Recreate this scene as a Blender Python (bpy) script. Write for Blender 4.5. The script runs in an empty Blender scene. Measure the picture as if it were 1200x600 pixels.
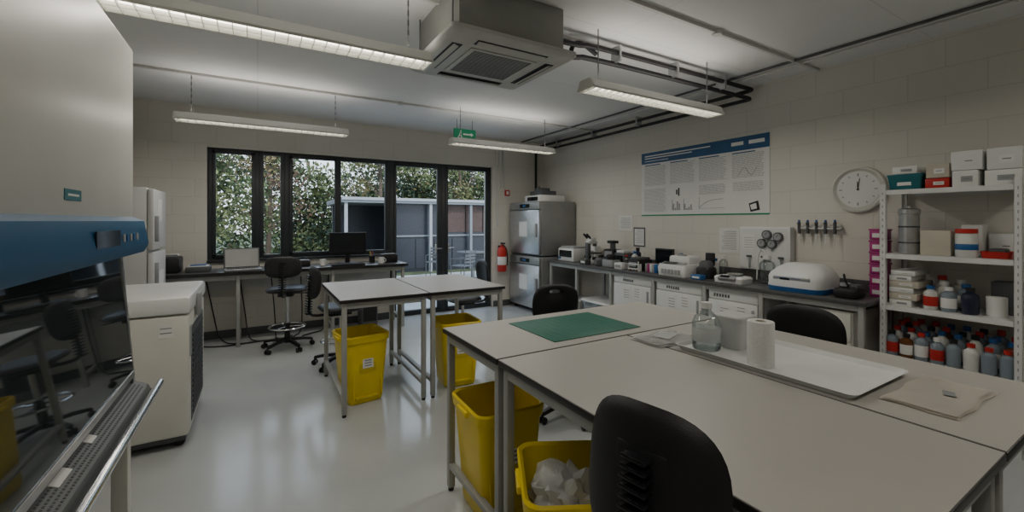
import bpy, bmesh, math, random
import numpy as np
from mathutils import Vector, Matrix, Euler
random.seed(7); np.random.seed(7)
R=math.radians
scene=bpy.context.scene

# ------------------------------------------------------------ materials
_m={}
def mat(name,col,rough=.5,metal=0.,var=.06,scale=6.,bump=0.,bscale=60.,emit=None,es=0.,ior=1.45,alpha=1.,trans=0.,coat=0.):
    if name in _m: return _m[name]
    m=bpy.data.materials.new(name); m.use_nodes=True
    nt=m.node_tree; b=nt.nodes['Principled BSDF']
    tc=nt.nodes.new('ShaderNodeTexCoord'); nz=nt.nodes.new('ShaderNodeTexNoise')
    nz.inputs['Scale'].default_value=scale; nz.inputs['Detail'].default_value=4
    nt.links.new(tc.outputs['Object'],nz.inputs['Vector'])
    cr=nt.nodes.new('ShaderNodeValToRGB')
    c0=[max(0,c*(1-var)) for c in col]; c1=[min(1,c*(1+var)) for c in col]
    cr.color_ramp.elements[0].position=.3; cr.color_ramp.elements[1].position=.7
    cr.color_ramp.elements[0].color=(*c0,1); cr.color_ramp.elements[1].color=(*c1,1)
    nt.links.new(nz.outputs['Fac'],cr.inputs['Fac']); nt.links.new(cr.outputs['Color'],b.inputs['Base Color'])
    b.inputs['Roughness'].default_value=rough; b.inputs['Metallic'].default_value=metal
    b.inputs['IOR'].default_value=ior; b.inputs['Alpha'].default_value=alpha
    b.inputs['Transmission Weight'].default_value=trans; b.inputs['Coat Weight'].default_value=coat
    if emit: b.inputs['Emission Color'].default_value=(*emit,1); b.inputs['Emission Strength'].default_value=es
    if bump>0:
        n2=nt.nodes.new('ShaderNodeTexNoise'); n2.inputs['Scale'].default_value=bscale; n2.inputs['Detail'].default_value=5
        nt.links.new(tc.outputs['Object'],n2.inputs['Vector'])
        bp=nt.nodes.new('ShaderNodeBump'); bp.inputs['Strength'].default_value=bump; bp.inputs['Distance'].default_value=.01
        nt.links.new(n2.outputs['Fac'],bp.inputs['Height']); nt.links.new(bp.outputs['Normal'],b.inputs['Normal'])
    _m[name]=m; return m

def block_mat(name,axis,col,mcol,w,h,mortar,offset=.5,bstr=.22,rough=.75):
    m=bpy.data.materials.new(name); m.use_nodes=True; nt=m.node_tree; b=nt.nodes['Principled BSDF']
    tc=nt.nodes.new('ShaderNodeTexCoord'); sp=nt.nodes.new('ShaderNodeSeparateXYZ'); cb=nt.nodes.new('ShaderNodeCombineXYZ')
    nt.links.new(tc.outputs['Object'],sp.inputs[0])
    ax={'y':('Y','Z'),'x':('X','Z'),'f':('X','Y')}[axis]
    nt.links.new(sp.outputs[ax[0]],cb.inputs['X']); nt.links.new(sp.outputs[ax[1]],cb.inputs['Y'])
    br=nt.nodes.new('ShaderNodeTexBrick'); br.offset=offset; br.inputs['Scale'].default_value=1
    br.inputs['Brick Width'].default_value=w; br.inputs['Row Height'].default_value=h
    br.inputs['Mortar Size'].default_value=mortar; br.inputs['Mortar Smooth'].default_value=.6
    br.inputs['Color1'].default_value=(*[c*.985 for c in col],1); br.inputs['Color2'].default_value=(*[min(1,c*1.015) for c in col],1)
    br.inputs['Mortar'].default_value=(*mcol,1)
    nt.links.new(cb.outputs[0],br.inputs['Vector'])
    nz=nt.nodes.new('ShaderNodeTexNoise'); nz.inputs['Scale'].default_value=1.3; nz.inputs['Detail'].default_value=6
    nt.links.new(tc.outputs['Object'],nz.inputs['Vector'])
    mr=nt.nodes.new('ShaderNodeMapRange'); mr.inputs['To Min'].default_value=.92; mr.inputs['To Max'].default_value=1.06
    nt.links.new(nz.outputs['Fac'],mr.inputs['Value'])
    mx=nt.nodes.new('ShaderNodeMix'); mx.data_type='RGBA'; mx.blend_type='MULTIPLY'; mx.inputs['Factor'].default_value=1
    nt.links.new(br.outputs['Color'],mx.inputs['A']); nt.links.new(mr.outputs['Result'],mx.inputs['B'])
    nt.links.new(mx.outputs['Result'],b.inputs['Base Color'])
    n2=nt.nodes.new('ShaderNodeTexNoise'); n2.inputs['Scale'].default_value=70; n2.inputs['Detail'].default_value=4
    nt.links.new(tc.outputs['Object'],n2.inputs['Vector'])
    ma=nt.nodes.new('ShaderNodeMath'); ma.operation='MULTIPLY_ADD'; ma.inputs[1].default_value=-1.
    nt.links.new(br.outputs['Fac'],ma.inputs[0])
    mb_=nt.nodes.new('ShaderNodeMath'); mb_.operation='MULTIPLY'; mb_.inputs[1].default_value=.12
    nt.links.new(n2.outputs['Fac'],mb_.inputs[0]); nt.links.new(mb_.outputs[0],ma.inputs[2])
    bp=nt.nodes.new('ShaderNodeBump'); bp.inputs['Strength'].default_value=bstr; bp.inputs['Distance'].default_value=.006
    nt.links.new(ma.outputs[0],bp.inputs['Height']); nt.links.new(bp.outputs['Normal'],b.inputs['Normal'])
    b.inputs['Roughness'].default_value=rough
    return m

def glass_mat(name,tint=(1,1,1),rough=.0,refl=.12,k=.5):
    m=bpy.data.materials.new(name); m.use_nodes=True; nt=m.node_tree; nt.nodes.clear()
    o=nt.nodes.new('ShaderNodeOutputMaterial'); t=nt.nodes.new('ShaderNodeBsdfTransparent'); g=nt.nodes.new('ShaderNodeBsdfGlossy')
    t.inputs[0].default_value=(*tint,1); g.inputs['Roughness'].default_value=rough
    lw=nt.nodes.new('ShaderNodeLayerWeight'); lw.inputs['Blend'].default_value=.25
    mm=nt.nodes.new('ShaderNodeMath'); mm.operation='MULTIPLY_ADD'; mm.inputs[1].default_value=k; mm.inputs[2].default_value=refl*.4
    nt.links.new(lw.outputs['Fresnel'],mm.inputs[0])
    x=nt.nodes.new('ShaderNodeMixShader'); nt.links.new(mm.outputs[0],x.inputs[0]); nt.links.new(t.outputs[0],x.inputs[1]); nt.links.new(g.outputs[0],x.inputs[2])
    nt.links.new(x.outputs[0],o.inputs[0]); return m

WALLC=(.66,.635,.575)
M_wr=block_mat('painted_block_y','y',WALLC,tuple(c*.89 for c in WALLC),.45,.225,.005)
M_wb=block_mat('painted_block_x','x',WALLC,tuple(c*.89 for c in WALLC),.45,.225,.005)
M_ceil=block_mat('ceiling_board','f',(.76,.765,.76),(.60,.60,.60),2.4,1.2,.004,offset=0,bstr=.08)
M_floor=mat('vinyl_floor',(.47,.495,.50),.17,var=.06,scale=1.5,bump=.03,bscale=8)
M_frame=mat('window_frame_anthracite',(.03,.035,.04),.4)
M_glass=glass_mat('window_glass',refl=.02,k=.12)
M_top=mat('laminate_top',(.42,.405,.375),.4,var=.04,scale=2)
M_edge=mat('black_edge',(.015,.015,.015),.4)
M_leg=mat('grey_steel_leg',(.36,.365,.35),.4,metal=.2)
M_dtop=mat('dark_bench_top',(.08,.08,.08),.3)
M_black=mat('black_plastic',(.012,.012,.014),.45,bump=.1,bscale=200)
M_blk2=mat('black_gloss',(.012,.012,.014),.12)
M_fab=mat('black_polyurethane',(.012,.012,.014),.45,bump=.15,bscale=300)
M_white=mat('white_enamel',(.66,.67,.66),.35,var=.03)
M_fwhite=mat('fridge_white',(.52,.53,.53),.4,var=.03)
M_cream=mat('cream_enamel',(.62,.61,.56),.38,var=.03)
M_wpl=mat('white_plastic',(.70,.71,.70),.4,var=.03)
M_grey=mat('grey_plastic',(.30,.31,.32),.45)
M_dgrey=mat('dark_grey',(.08,.085,.09),.5)
M_steel=mat('brushed_steel',(.50,.51,.52),.3,metal=.9,var=.1,scale=20)
M_chrome=mat('chrome',(.75,.76,.78),.14,metal=1.)
M_inc=mat('incubator_grey',(.28,.285,.28),.35,metal=.5)
M_yel=mat('yellow_plastic',(.82,.62,.01),.35,var=.05)
M_yeld=mat('yellow_plastic_inner',(.62,.48,.02),.5)
M_blue=mat('cabinet_blue',(.015,.10,.23),.35)
M_lblue=mat('blue_plastic',(.02,.11,.32),.35)
M_teal=mat('teal_plastic',(.02,.15,.18),.4)
M_red=mat('red_plastic',(.45,.02,.015),.4)
M_mag=mat('magenta_plastic',(.38,.02,.18),.4)
M_green=mat('cutting_mat_green',(.004,.12,.08),.5)
M_paper=mat('paper',(.72,.72,.70),.8,var=.02)
M_towel=mat('tissue_paper',(.68,.68,.665),.95,var=.03,bump=.35,bscale=90)
M_kraft=mat('cream_wrap_paper',(.76,.725,.65),.85,bump=.15,bscale=12)
M_card=mat('cardboard_beige',(.52,.48,.40),.8)
M_ink=mat('ink_grey',(.22,.23,.24),.8)
M_sash=mat('smoked_glass',(.025,.032,.035),.03,ior=2.0)
M_clear=glass_mat('clear_plastic',(.86,.9,.9),.05,.25)
M_bag=mat('plastic_bag',(.70,.72,.72),.25,alpha=.5,bump=.6,bscale=25)
M_bottle=mat('white_bottle',(.62,.62,.59),.35)
M_liquid=mat('grey_blue_bottle',(.20,.24,.28),.25)
M_amber=mat('dark_bottle',(.02,.025,.05),.15)
M_brown=mat('amber_bottle',(.14,.055,.02),.2)
M_exit=mat('exit_green',(.0,.18,.09),.4,emit=(.0,.5,.2),es=.06)
M_blu_post=mat('poster_blue',(.015,.09,.21),.4)
M_screen=mat('screen_glass',(.01,.012,.015),.08)
M_pipe=mat('black_pipe_insulation',(.015,.015,.017),.6)
M_cond=mat('conduit_white',(.60,.60,.58),.4)
M_chain=mat('chain_metal',(.22,.22,.22),.4,metal=.8)
M_acw=mat('aircon_white',(.58,.585,.56),.4)
M_acg=mat('aircon_galvanised',(.34,.345,.32),.5,metal=.3)
M_perf=mat('perforated_steel',(.10,.11,.11),.5,metal=.0)
M_emit=mat('fluorescent_diffuser',(.9,.9,.85),.5,emit=(1,.93,.80),es=2.8)
M_ltw=mat('luminaire_white',(.74,.74,.70),.35,var=.02)

# ------------------------------------------------------------ mesh builder
class MB:
    def __init__(s): s.bm=bmesh.new(); s.mats=[]
    def mi(s,m):
        if m not in s.mats: s.mats.append(m)
        return s.mats.index(m)
    def _add(s,t,m,M=None):
        i=s.mi(m)
        for f in t.faces: f.material_index=i
        if M is not None: t.transform(M)
        me=bpy.data.meshes.new('t'); t.to_mesh(me); t.free(); s.bm.from_mesh(me); bpy.data.meshes.remove(me)
    def box(s,c,d,m,rot=(0,0,0),bev=0,seg=2):
        t=bmesh.new(); bmesh.ops.create_cube(t,size=1); bmesh.ops.scale(t,vec=d,verts=t.verts)
        if bev>0: bmesh.ops.bevel(t,geom=t.edges[:],offset=min(bev,min(d)*.49),segments=seg,affect='EDGES',profile=.5)
        s._add(t,m,Matrix.Translation(c)@Euler(rot).to_matrix().to_4x4()); return s
    def bx(s,x0,x1,y0,y1,z0,z1,m,bev=0):
        return s.box(((x0+x1)/2,(y0+y1)/2,(z0+z1)/2),(abs(x1-x0),abs(y1-y0),abs(z1-z0)),m,bev=bev)
    def cyl(s,p0,p1,r,m,r2=None,seg=20):
        p0=Vector(p0);p1=Vector(p1);d=p1-p0
        t=bmesh.new(); bmesh.ops.create_cone(t,cap_ends=True,segments=seg,radius1=r,radius2=r if r2 is None else r2,depth=d.length)
        q=d.to_track_quat('Z','Y').to_matrix().to_4x4()
        s._add(t,m,Matrix.Translation((p0+p1)/2)@q); return s
    def sph(s,c,r,m,sc=(1,1,1),seg=16):
        t=bmesh.new(); bmesh.ops.create_uvsphere(t,u_segments=seg,v_segments=seg//2+2,radius=r)
        s._add(t,m,Matrix.Translation(c)@Matrix.Diagonal((*sc,1))); return s
    def rings(s,rs,m,cap0=True,cap1=True,closed=False,M=None):
        t=bmesh.new(); vs=[[t.verts.new(p) for p in r] for r in rs]; n=len(rs[0])
        L=len(vs)
        for k in range(L if closed else L-1):
            a=vs[k];b=vs[(k+1)%L]
            for i in range(n):
                j=(i+1)%n
                try: t.faces.new((a[i],a[j],b[j],b[i]))
                except: pass
        if not closed:
            if cap0: t.faces.new(vs[0][::-1])
            if cap1: t.faces.new(vs[-1])
        bmesh.ops.recalc_face_normals(t,faces=t.faces[:])
        s._add(t,m,M); return s
    def lathe(s,c,prof,m,seg=24,axis=None):
        rs=[[(r*math.cos(2*math.pi*i/seg),r*math.sin(2*math.pi*i/seg),z) for i in range(seg)] for r,z in prof]
        M=Matrix.Translation(c)
        if axis is not None: M=M@Vector(axis).to_track_quat('Z','Y').to_matrix().to_4x4()
        return s.rings(rs,m,M=M)
    def tube(s,pts,r,m,seg=8,closed=False,smooth=0):
        P=[Vector(p) for p in pts]
        for _ in range(smooth):
            Q=[] if closed else [P[0]]
            n=len(P)
            for i in range(n if closed else n-1):
                a=P[i];b=P[(i+1)%n]; Q+= [a*.75+b*.25,a*.25+b*.75]
            if not closed: Q.append(P[-1])
            P=Q
        rs=[];n=len(P);up=None
        for i in range(n):
            if closed: d=P[(i+1)%n]-P[i-1]
            else: d=P[min(i+1,n-1)]-P[max(i-1,0)]
            d.normalize()
            if up is None: up=Vector((0,0,1)) if abs(d.z)<.9 else Vector((1,0,0))
            a=d.cross(up)
            if a.length<1e-4: a=d.cross(Vector((0,1,0)))
            a.normalize(); b=a.cross(d).normalized(); up=b
            rs.append([P[i]+a*(r*math.cos(2*math.pi*k/seg))+b*(r*math.sin(2*math.pi*k/seg)) for k in range(seg)])
        return s.rings(rs,m,closed=closed)
    def loft(s,secs,m,c=(0,0,0),n=5,cap0=True,cap1=True,rot=(0,0,0)):
        rs=[]
        for sec in secs:
            z,w,d,cr=sec[:4]; ox,oy=(sec[4],sec[5]) if len(sec)>4 else (0,0)
            ring=[]
            for q,(sx,sy) in enumerate([(1,1),(-1,1),(-1,-1),(1,-1)]):
                for k in range(n):
                    a=math.pi/2*(q+k/(n-1))
                    ring.append((ox+sx*(w/2-cr)+cr*math.cos(a),oy+sy*(d/2-cr)+cr*math.sin(a),z))
            rs.append(ring)
        return s.rings(rs,m,cap0,cap1,M=Matrix.Translation(c)@Euler(rot).to_matrix().to_4x4())
    def prism(s,prof,a0,a1,axis,m,bev=0):
        f={'x':lambda a,p:(a,p[0],p[1]),'y':lambda a,p:(p[0],a,p[1]),'z':lambda a,p:(p[0],p[1],a)}[axis]
        return s.rings([[f(a0,p) for p in prof],[f(a1,p) for p in prof]],m)
    def pad(s,w,h,th,m,M,e=3.2,curve=0.,hole=None,K=10,seg=40):
        def outl(a):
            c,si=math.cos(a),math.sin(a)
            return (w/2*math.copysign(abs(c)**(2/e),c),h/2*math.copysign(abs(si)**(2/e),si))
        def inn(a):
            if hole: return (hole[0]*math.cos(a),hole[2]+hole[1]*math.sin(a))
            return (0.0005*math.cos(a),0.0005*math.sin(a))
        def ring(f,sg):
            T=th/2*math.sqrt(max(0,1-f**5))
            if hole: T*=math.sqrt(max(0,1-(1-f)**10))
            r=[]
            for i in range(seg):
                a=2*math.pi*i/seg; o=outl(a); q=inn(a)
                x=q[0]*(1-f)+o[0]*f; z=q[1]*(1-f)+o[1]*f
                r.append((x,sg*T-curve*x*x*4/w/w+curve,z))
            return r
        fs=[(k/K)**.7 for k in range(K+1)]
        rs=[ring(f,1) for f in fs]+[ring(f,-1) for f in fs[::-1][1:]]
        if hole: s.rings(rs[:-1],m,closed=True,M=M)
        else: s.rings(rs,m,M=M)
        return s
    def done(s,name,loc=(0,0,0),rz=0,center=False,sharp=35):
        if center:
            xs=[v.co for v in s.bm.verts]
            cx=(min(v.x for v in xs)+max(v.x for v in xs))/2; cy=(min(v.y for v in xs)+max(v.y for v in xs))/2; cz=min(v.z for v in xs)
            bmesh.ops.translate(s.bm,vec=(-cx,-cy,-cz),verts=s.bm.verts); loc=(cx,cy,cz)
        me=bpy.data.meshes.new(name); s.bm.to_mesh(me); s.bm.free()
        for m in s.mats: me.materials.append(m)
        me.polygons.foreach_set('use_smooth',[True]*len(me.polygons)); me.set_sharp_from_angle(angle=R(sharp))
        o=bpy.data.objects.new(name,me); scene.collection.objects.link(o); o.location=loc; o.rotation_euler=(0,0,rz)
        return o

# ------------------------------------------------------------ room shell
XL,XR,YB,YF,H=-1.3,4.6,6.6,-2.6,2.95
WX0,WX1,DX0,WZ0,WZ1=-.55,3.53,1.75,1.0,2.44
MB().bx(XL-.3,XR+.3,YF-.3,YB+.3,-.12,0,M_floor).done('floor')
MB().bx(XL-.3,XR+.3,YF-.3,YB+.3,H,H+.15,M_ceil).done('ceiling')
MB().bx(XR,XR+.3,YF,YB,0,H,M_wr).done('wall_right')
MB().bx(XL-.3,XL,YF,YB,0,H,M_wr).done('wall_left')
MB().bx(XL-.3,XR+.3,YF-.3,YF,0,H,M_wb).done('wall_front')
w=MB()
w.bx(XL-.3,WX0,YB,YB+.3,0,H,M_wb).bx(WX1,XR+.3,YB,YB+.3,0,H,M_wb).bx(WX0,WX1,YB,YB+.3,WZ1,H,M_wb).bx(WX0,DX0,YB,YB+.3,0,WZ0,M_wb)
w.done('wall_back')
def frame(name,x0,x1,z0,z1,mull=[],th=.055,y=YB+.05,openers=[],handle=None):
    m=MB(); d=.07
    m.bx(x0,x0+th,y,y+d,z0,z1,M_frame,.004).bx(x1-th,x1,y,y+d,z0,z1,M_frame,.004)
    m.bx(x0+th,x1-th,y,y+d,z1-th,z1,M_frame,.004).bx(x0+th,x1-th,y,y+d,z0,z0+th,M_frame,.004)
    for a in mull: m.bx(a-th/2,a+th/2,y,y+d,z0+th,z1-th,M_frame,.004)
    m.bx(x0+th,x1-th,y+.03,y+.036,z0+th,z1-th,M_glass)
    for a,b in openers:
        t=.04
        m.bx(a,a+t,y-.012,y+.02,z0+th*.6,z1-th*.6,M_frame,.003).bx(b-t,b,y-.012,y+.02,z0+th*.6,z1-th*.6,M_frame,.003)
        m.bx(a,b,y-.012,y+.02,z0+th*.5,z0+th*.5+t,M_frame,.003).bx(a,b,y-.012,y+.02,z1-th*.5-t,z1-th*.5,M_frame,.003)
    if handle:
        m.box((handle,y-.03,1.05),(.025,.03,.14),M_steel,bev=.005); m.box((handle+.04,y-.05,1.05),(.12,.02,.02),M_steel,bev=.005)
    return m.done(name)
frame('window_1',WX0+.001,.02,WZ0,WZ1-.001,openers=[(-.5,-.03)])
frame('window_2',.02,.32,WZ0,WZ1-.001,[],th=.05)
frame('window_3',.32,1.75,WZ0,WZ1-.001,[1.02],th=.06,openers=[(.38,1.0)])
frame('door_1',1.751,2.62,.001,WZ1-.001,th=.075,openers=[(1.82,2.57)],handle=2.5)
frame('door_2',2.62,WX1-.001,.001,WZ1-.001,th=.075,openers=[(2.68,3.46)],handle=2.72)
MB().bx(WX0,DX0,YB-.04,YB+.05,WZ0-.025,WZ0,M_frame,.004).done('trim_sill')
MB().bx(XR-.015,XR,YF,YB,0,.1,M_dgrey).done('baseboard_right')
MB().bx(XL,DX0-.02,YB-.015,YB,0,.1,M_dgrey).bx(WX1+.02,XR-.02,YB-.015,YB,0,.1,M_dgrey).done('baseboard_back')
MB().bx(XL,XL+.015,YF,YB-.02,0,.1,M_dgrey).done('baseboard_left')
MB().bx(-1.2,1.70,YB-.035,YB,.62,.74,M_cond,.004).done('trim_cable_trunking')

# ------------------------------------------------------------ lab tables
def table(name,x0,x1,y0,y1,h=.9,rails=True):
    m=MB(); m.bx(x0+.002,x1-.002,y0+.002,y1-.002,h-.028,h-.003,M_edge,.003).bx(x0+.005,x1-.005,y0+.005,y1-.005,h-.006,h,M_top)
    i=.02;l=.036
    for x in (x0+i,x1-i-l):
        for y in (y0+i,y1-i-l):
            m.bx(x,x+l,y,y+l,.02,h-.028,M_leg,.003); m.cyl((x+l/2,y+l/2,0),(x+l/2,y+l/2,.02),.016,M_black)
    for y in (y0+i,y1-i-l): m.bx(x0+i+l,x1-i-l,y,y+l,h-.075,h-.028,M_leg,.003)
    for x in (x0+i,x1-i-l):
        m.bx(x,x+l,y0+i+l,y1-i-l,h-.075,h-.028,M_leg,.003)
        if rails: m.bx(x,x+l,y0+i+l,y1-i-l,.13,.16,M_leg,.003)
    return m.done(name,center=True)
table('lab_table',.89,2.45,1.625,2.26)
table('lab_table',.89,1.668,.29,1.62)
table('lab_table',1.672,2.45,.29,1.62)
table('lab_table',.53,1.235,3.42,4.5)
table('lab_table',1.24,1.97,3.42,4.5)

# back desk
m=MB(); m.bx(-1.25,1.84,5.98,6.56,.865,.9,M_dtop,.004).bx(-1.25,1.84,5.975,5.985,.86,.9,M_edge)
for x in (-1.2,-.2,.85,1.78):
    m.bx(x-.02,x+.02,6.02,6.06,0,.865,M_leg,.003).bx(x-.02,x+.02,6.5,6.54,0,.865,M_leg,.003).bx(x-.02,x+.02,6.06,6.5,.1,.13,M_leg)
m.bx(-1.2,1.8,6.03,6.05,.80,.865,M_leg)
m.done('desk',center=True)
# right bench
BX=3.95;BZ=.88
m=MB(); m.bx(BX,4.585,1.40,5.52,BZ-.035,BZ-.001,M_dtop,.004).bx(4.56,4.585,1.40,5.52,BZ,BZ+.1,M_dtop,.003)
for y in (1.44,2.2,2.78,3.45,4.15,4.85,5.48):
    for x in (BX+.04,4.52): m.bx(x-.018,x+.018,y-.018,y+.018,0,BZ-.035,M_leg,.002)
    m.bx(BX+.06,4.5,y-.015,y+.015,.08,.11,M_leg)
m.bx(BX+.025,BX+.05,1.44,5.5,BZ-.08,BZ-.035,M_leg)
m.done('laboratory_worktop',center=True)

# ------------------------------------------------------------ under-bench fridges
def fridge(y0,y1,x=3.985,h=.80):
    m=MB(); m.bx(x+.05,4.5,y0,y1,.03,h,M_white,.008).bx(x,x+.045,y0,y1,.10,h-.09,M_white,.012)
    m.bx(x+.01,x+.05,y0,y1,h-.085,h,M_wpl,.006).bx(x+.03,x+.06,y0+.02,y1-.02,.03,.09,M_dgrey)
    for k in range(6): m.bx(x+.004,x+.012,y0+.28+k*.03,y0+.295+k*.03,h-.06,h-.03,M_dgrey)
    m.bx(x-.012,x,y0+.03,y0+.055,h-.32,h-.14,M_grey,.004)
    c=(y0+y1)/2
    for (dy,z,w,hh) in ((.08,.52,.12,.15),(-.09,.55,.11,.13),(.02,.32,.14,.1)):
        m.bx(x-.003,x,c+dy-w/2,c+dy+w/2,z,z+hh,M_paper)
        for k in range(4): m.bx(x-.0045,x-.003,c+dy-w*.38,c+dy+w*.3,z+.02+k*.03,z+.026+k*.03,M_ink)
    m.rings([[(xx,c-.11,.40),(xx,c-.19,.40),(xx,c-.15,.47)] for xx in (x-.006,x)],M_yel)
    for yy in (y0+.05,y1-.05): m.cyl((x+.1,yy,0),(x+.1,yy,.03),.02,M_black); m.cyl((4.45,yy,0),(4.45,yy,.03),.02,M_black)
    m.done('undercounter_fridge',center=True)
fridge(3.49,4.10); fridge(2.82,3.41); fridge(2.235,2.74)
m=MB(); m.bx(4.0,4.5,1.50,1.86,.06,.78,M_cream,.008)
for k in range(3): m.bx(3.982,4.0,1.51,1.85,.08+k*.235,.08+k*.235+.22,M_cream,.006).bx(3.972,3.984,1.6,1.76,.26+k*.235,.272+k*.235,M_steel)
for x in(4.05,4.45):
    for y in(1.54,1.82): m.cyl((x,y-.012,.03),(x,y+.012,.03),.03,M_black)
m.done('drawer_pedestal',center=True)
m=MB(); m.loft([(0,.42,.5,.04),(.34,.48,.56,.05),(.34,.51,.59,.05),(.36,.51,.59,.05),(.36,.47,.55,.04),(.02,.41,.49,.04)],M_clear); 
m.loft([(.03,.38,.46,.04),(.28,.42,.5,.04)],M_bottle); m.loft([(.365,.52,.6,.05),(.39,.5,.58,.05)],M_wpl)
m.done('storage_crate',(4.25,4.50,0))
MB().loft([(0,.3,.35,.02),(.3,.3,.35,.02),(.31,.28,.33,.02)],M_wpl).box((0,0,.32),(.1,.2,.02),M_grey).done('storage_box',(4.25,5.12,0))

# ------------------------------------------------------------ stacked incubators
m=MB()
x0,x1,y0,y1=3.83,4.56,5.585,6.52
for z0,z1 in ((.06,.92),(.94,1.82)):
    m.bx(x0+.05,x1,y0,y1,z0,z1,M_inc,.01).bx(x0,x0+.048,y0+.01,y1-.01,z0+.02,z1-.14,M_steel,.015)
    m.bx(x0+.01,x0+.05,y0+.01,y1-.01,z1-.13,z1-.01,M_inc,.006)
    m.bx(x0-.002,x0+.01,y0+.3,y1-.35,z1-.10,z1-.04,M_screen).bx(x0-.004,x0,y0+.4,y1-.45,z1-.085,z1-.055,M_lblue)
    m.bx(x0-.03,x0,y0+.06,y0+.09,z0+.3,z0+.52,M_grey,.006)
    m.bx(x0-.002,x0+.001,y0+.35,y0+.6,z0+.3,z0+.55,M_paper)
for x in(x0+.1,x1-.06):
    for y in(y0+.06,y1-.06): m.cyl((x,y,0),(x,y,.06),.025,M_black)
m.done('stacked_incubator',center=True)
m=MB(); m.bx(3.95,4.45,5.72,6.2,1.823,1.93,M_wpl,.012).bx(3.99,4.3,5.76,6.1,1.93,2.0,M_dgrey,.01).bx(3.94,3.952,5.8,6.1,1.84,1.90,M_screen)
m.bx(4.0,4.2,5.8,5.95,2.0,2.05,M_dgrey,.01).tube([(4.1,5.95,2.0),(4.12,6.0,2.1),(4.15,6.1,2.02)],.012,M_black,smooth=2)
m.done('desktop_printer',center=True)
m=MB(); m.bx(4.2,4.5,6.25,6.48,1.823,1.98,M_card,.003).bx(4.205,4.495,6.35,6.38,1.98,1.982,M_paper); m.done('cardboard_box',center=True)

# ------------------------------------------------------------ poster, clock, wall papers
m=MB(); X=XR-.006
y0,y1,z0,z1=2.45,4.18,1.57,2.43
m.bx(X,XR-.001,y0,y1,z0,z1,M_paper); 
def pq(ya,yb,za,zb,mt,l=1): m.bx(X-.0012*l,X,ya,yb,za,zb,mt)
pq(y0,y1,z1-.15,z1,M_blu_post); pq(y0,y1,z0,z0+.015,M_exit)
pq(y1-1.05,y1-.06,z1-.055,z1-.04,M_paper,2); pq(y1-.8,y1-.06,z1-.085,z1-.072,M_paper,2); pq(y1-.45,y1-.06,z1-.12,z1-.113,M_paper,2)
pq(y0+.05,y0+.22,z1-.09,z1-.05,M_paper,2); pq(y0+.28,y0+.42,z1-.09,z1-.05,M_paper,2)
def textblock(ya,yb,za,zb,step=.015):
    z=zb
    while z>za:
        y=yb; end=ya+random.random()*.08*(yb-ya)
        while y>end+.02:
            l=random.uniform(.02,.06); pq(max(end,y-l),y,z-.0032,z,M_ink,2); y-=l+.008
        z-=step
for k in range(4):
    ya=y0+.05+k*.42; yb=ya+.36
    textblock(ya,yb,1.98,2.24); pq(ya+.1,yb,2.25,2.262,M_blu_post,2)
textblock(y1-.42,y1-.05,1.63,1.93); textblock(y0+.48,y0+.83,1.82,1.93); textblock(y0+.06,y0+.4,1.84,1.93)
for k in range(2):
    yc=y0+.92+k*.17; pq(yc,yc+.13,1.64,1.645,M_ink,2); pq(yc+.125,yc+.13,1.64,1.78,M_ink,2)
    for j in range(4): pq(yc+.01+j*.03,yc+.03+j*.03,1.645,1.66+random.random()*.1,M_grey,2)
m.tube([(X-.002,y0+.82-j*.025,1.66+.1*(1-math.exp(-j*.3))) for j in range(13)],.002,M_ink,seg=4)
pq(y0+.5,y0+.83,1.65,1.653,M_ink,2); pq(y0+.827,y0+.83,1.65,1.79,M_ink,2)
m.tube([(X-.002,y0+.35-j*.02,2.0+.09*math.sin(j*.4)**2) for j in range(12)],.002,M_ink,seg=4)
pq(y1-.62,y1-.6,1.82,1.92,M_black,2);pq(y1-.59,y1-.57,1.84,1.9,M_black,2)
m.prism([(y0+.1,1.62),(y0+.2,1.60),(y0+.22,1.69),(y0+.12,1.72)],X-.003,X,'x',M_black)
m.prism([(y0+.13,1.635),(y0+.19,1.623),(y0+.205,1.675),(y0+.14,1.695)],X-.004,X-.003,'x',M_paper)
m.done('research_poster')

m=MB(); c=(XR,1.68,1.78)
m.lathe((0,0,0),[(.0001,0),(.2,0),(.205,.015),(.2,.04),(.185,.045),(.17,.03),(.165,.022),(.0001,.022)],M_cream,seg=48,axis=(-1,0,0))
m.lathe((-.023,0,0),[(.0001,0),(.16,0),(.16,.002),(.0001,.002)],M_paper,seg=48,axis=(-1,0,0))
for k in range(12):
    a=k*math.pi/6; m.box((-.026,.13*math.sin(a),.13*math.cos(a)),(.002,.006,.024 if k%3==0 else .014),M_dgrey,rot=(-a,0,0))
for a,l,wd in ((R(2),.07,.007),(R(-8),.10,.005)):
    m.box((-.029,l/2*math.sin(a),l/2*math.cos(a)),(.002,wd,l),M_black,rot=(-a,0,0))
m.cyl((-.024,0,0),(-.034,0,0),.008,M_black)
m.done('wall_clock',c)

def notice(name,ya,yb,za,zb,dark=False):
    m=MB(); m.bx(XR-.004,XR-.001,ya,yb,za,zb,M_dgrey if dark else M_paper)
    if dark: m.bx(XR-.006,XR-.004,ya+.02,yb-.02,za+.02,zb-.02,M_paper)
    z=zb-.04
    while z>za+.03: m.bx(XR-.0075,XR-.004,ya+.03,yb-.03-random.random()*.04,z,z+.004,M_ink); z-=.02
    m.done(name)
notice('wall_notice',4.36,4.62,1.36,1.58); notice('framed_notice',4.12,4.33,1.14,1.41,True)
notice('wall_notice',2.78,3.02,1.14,1.42)
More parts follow.
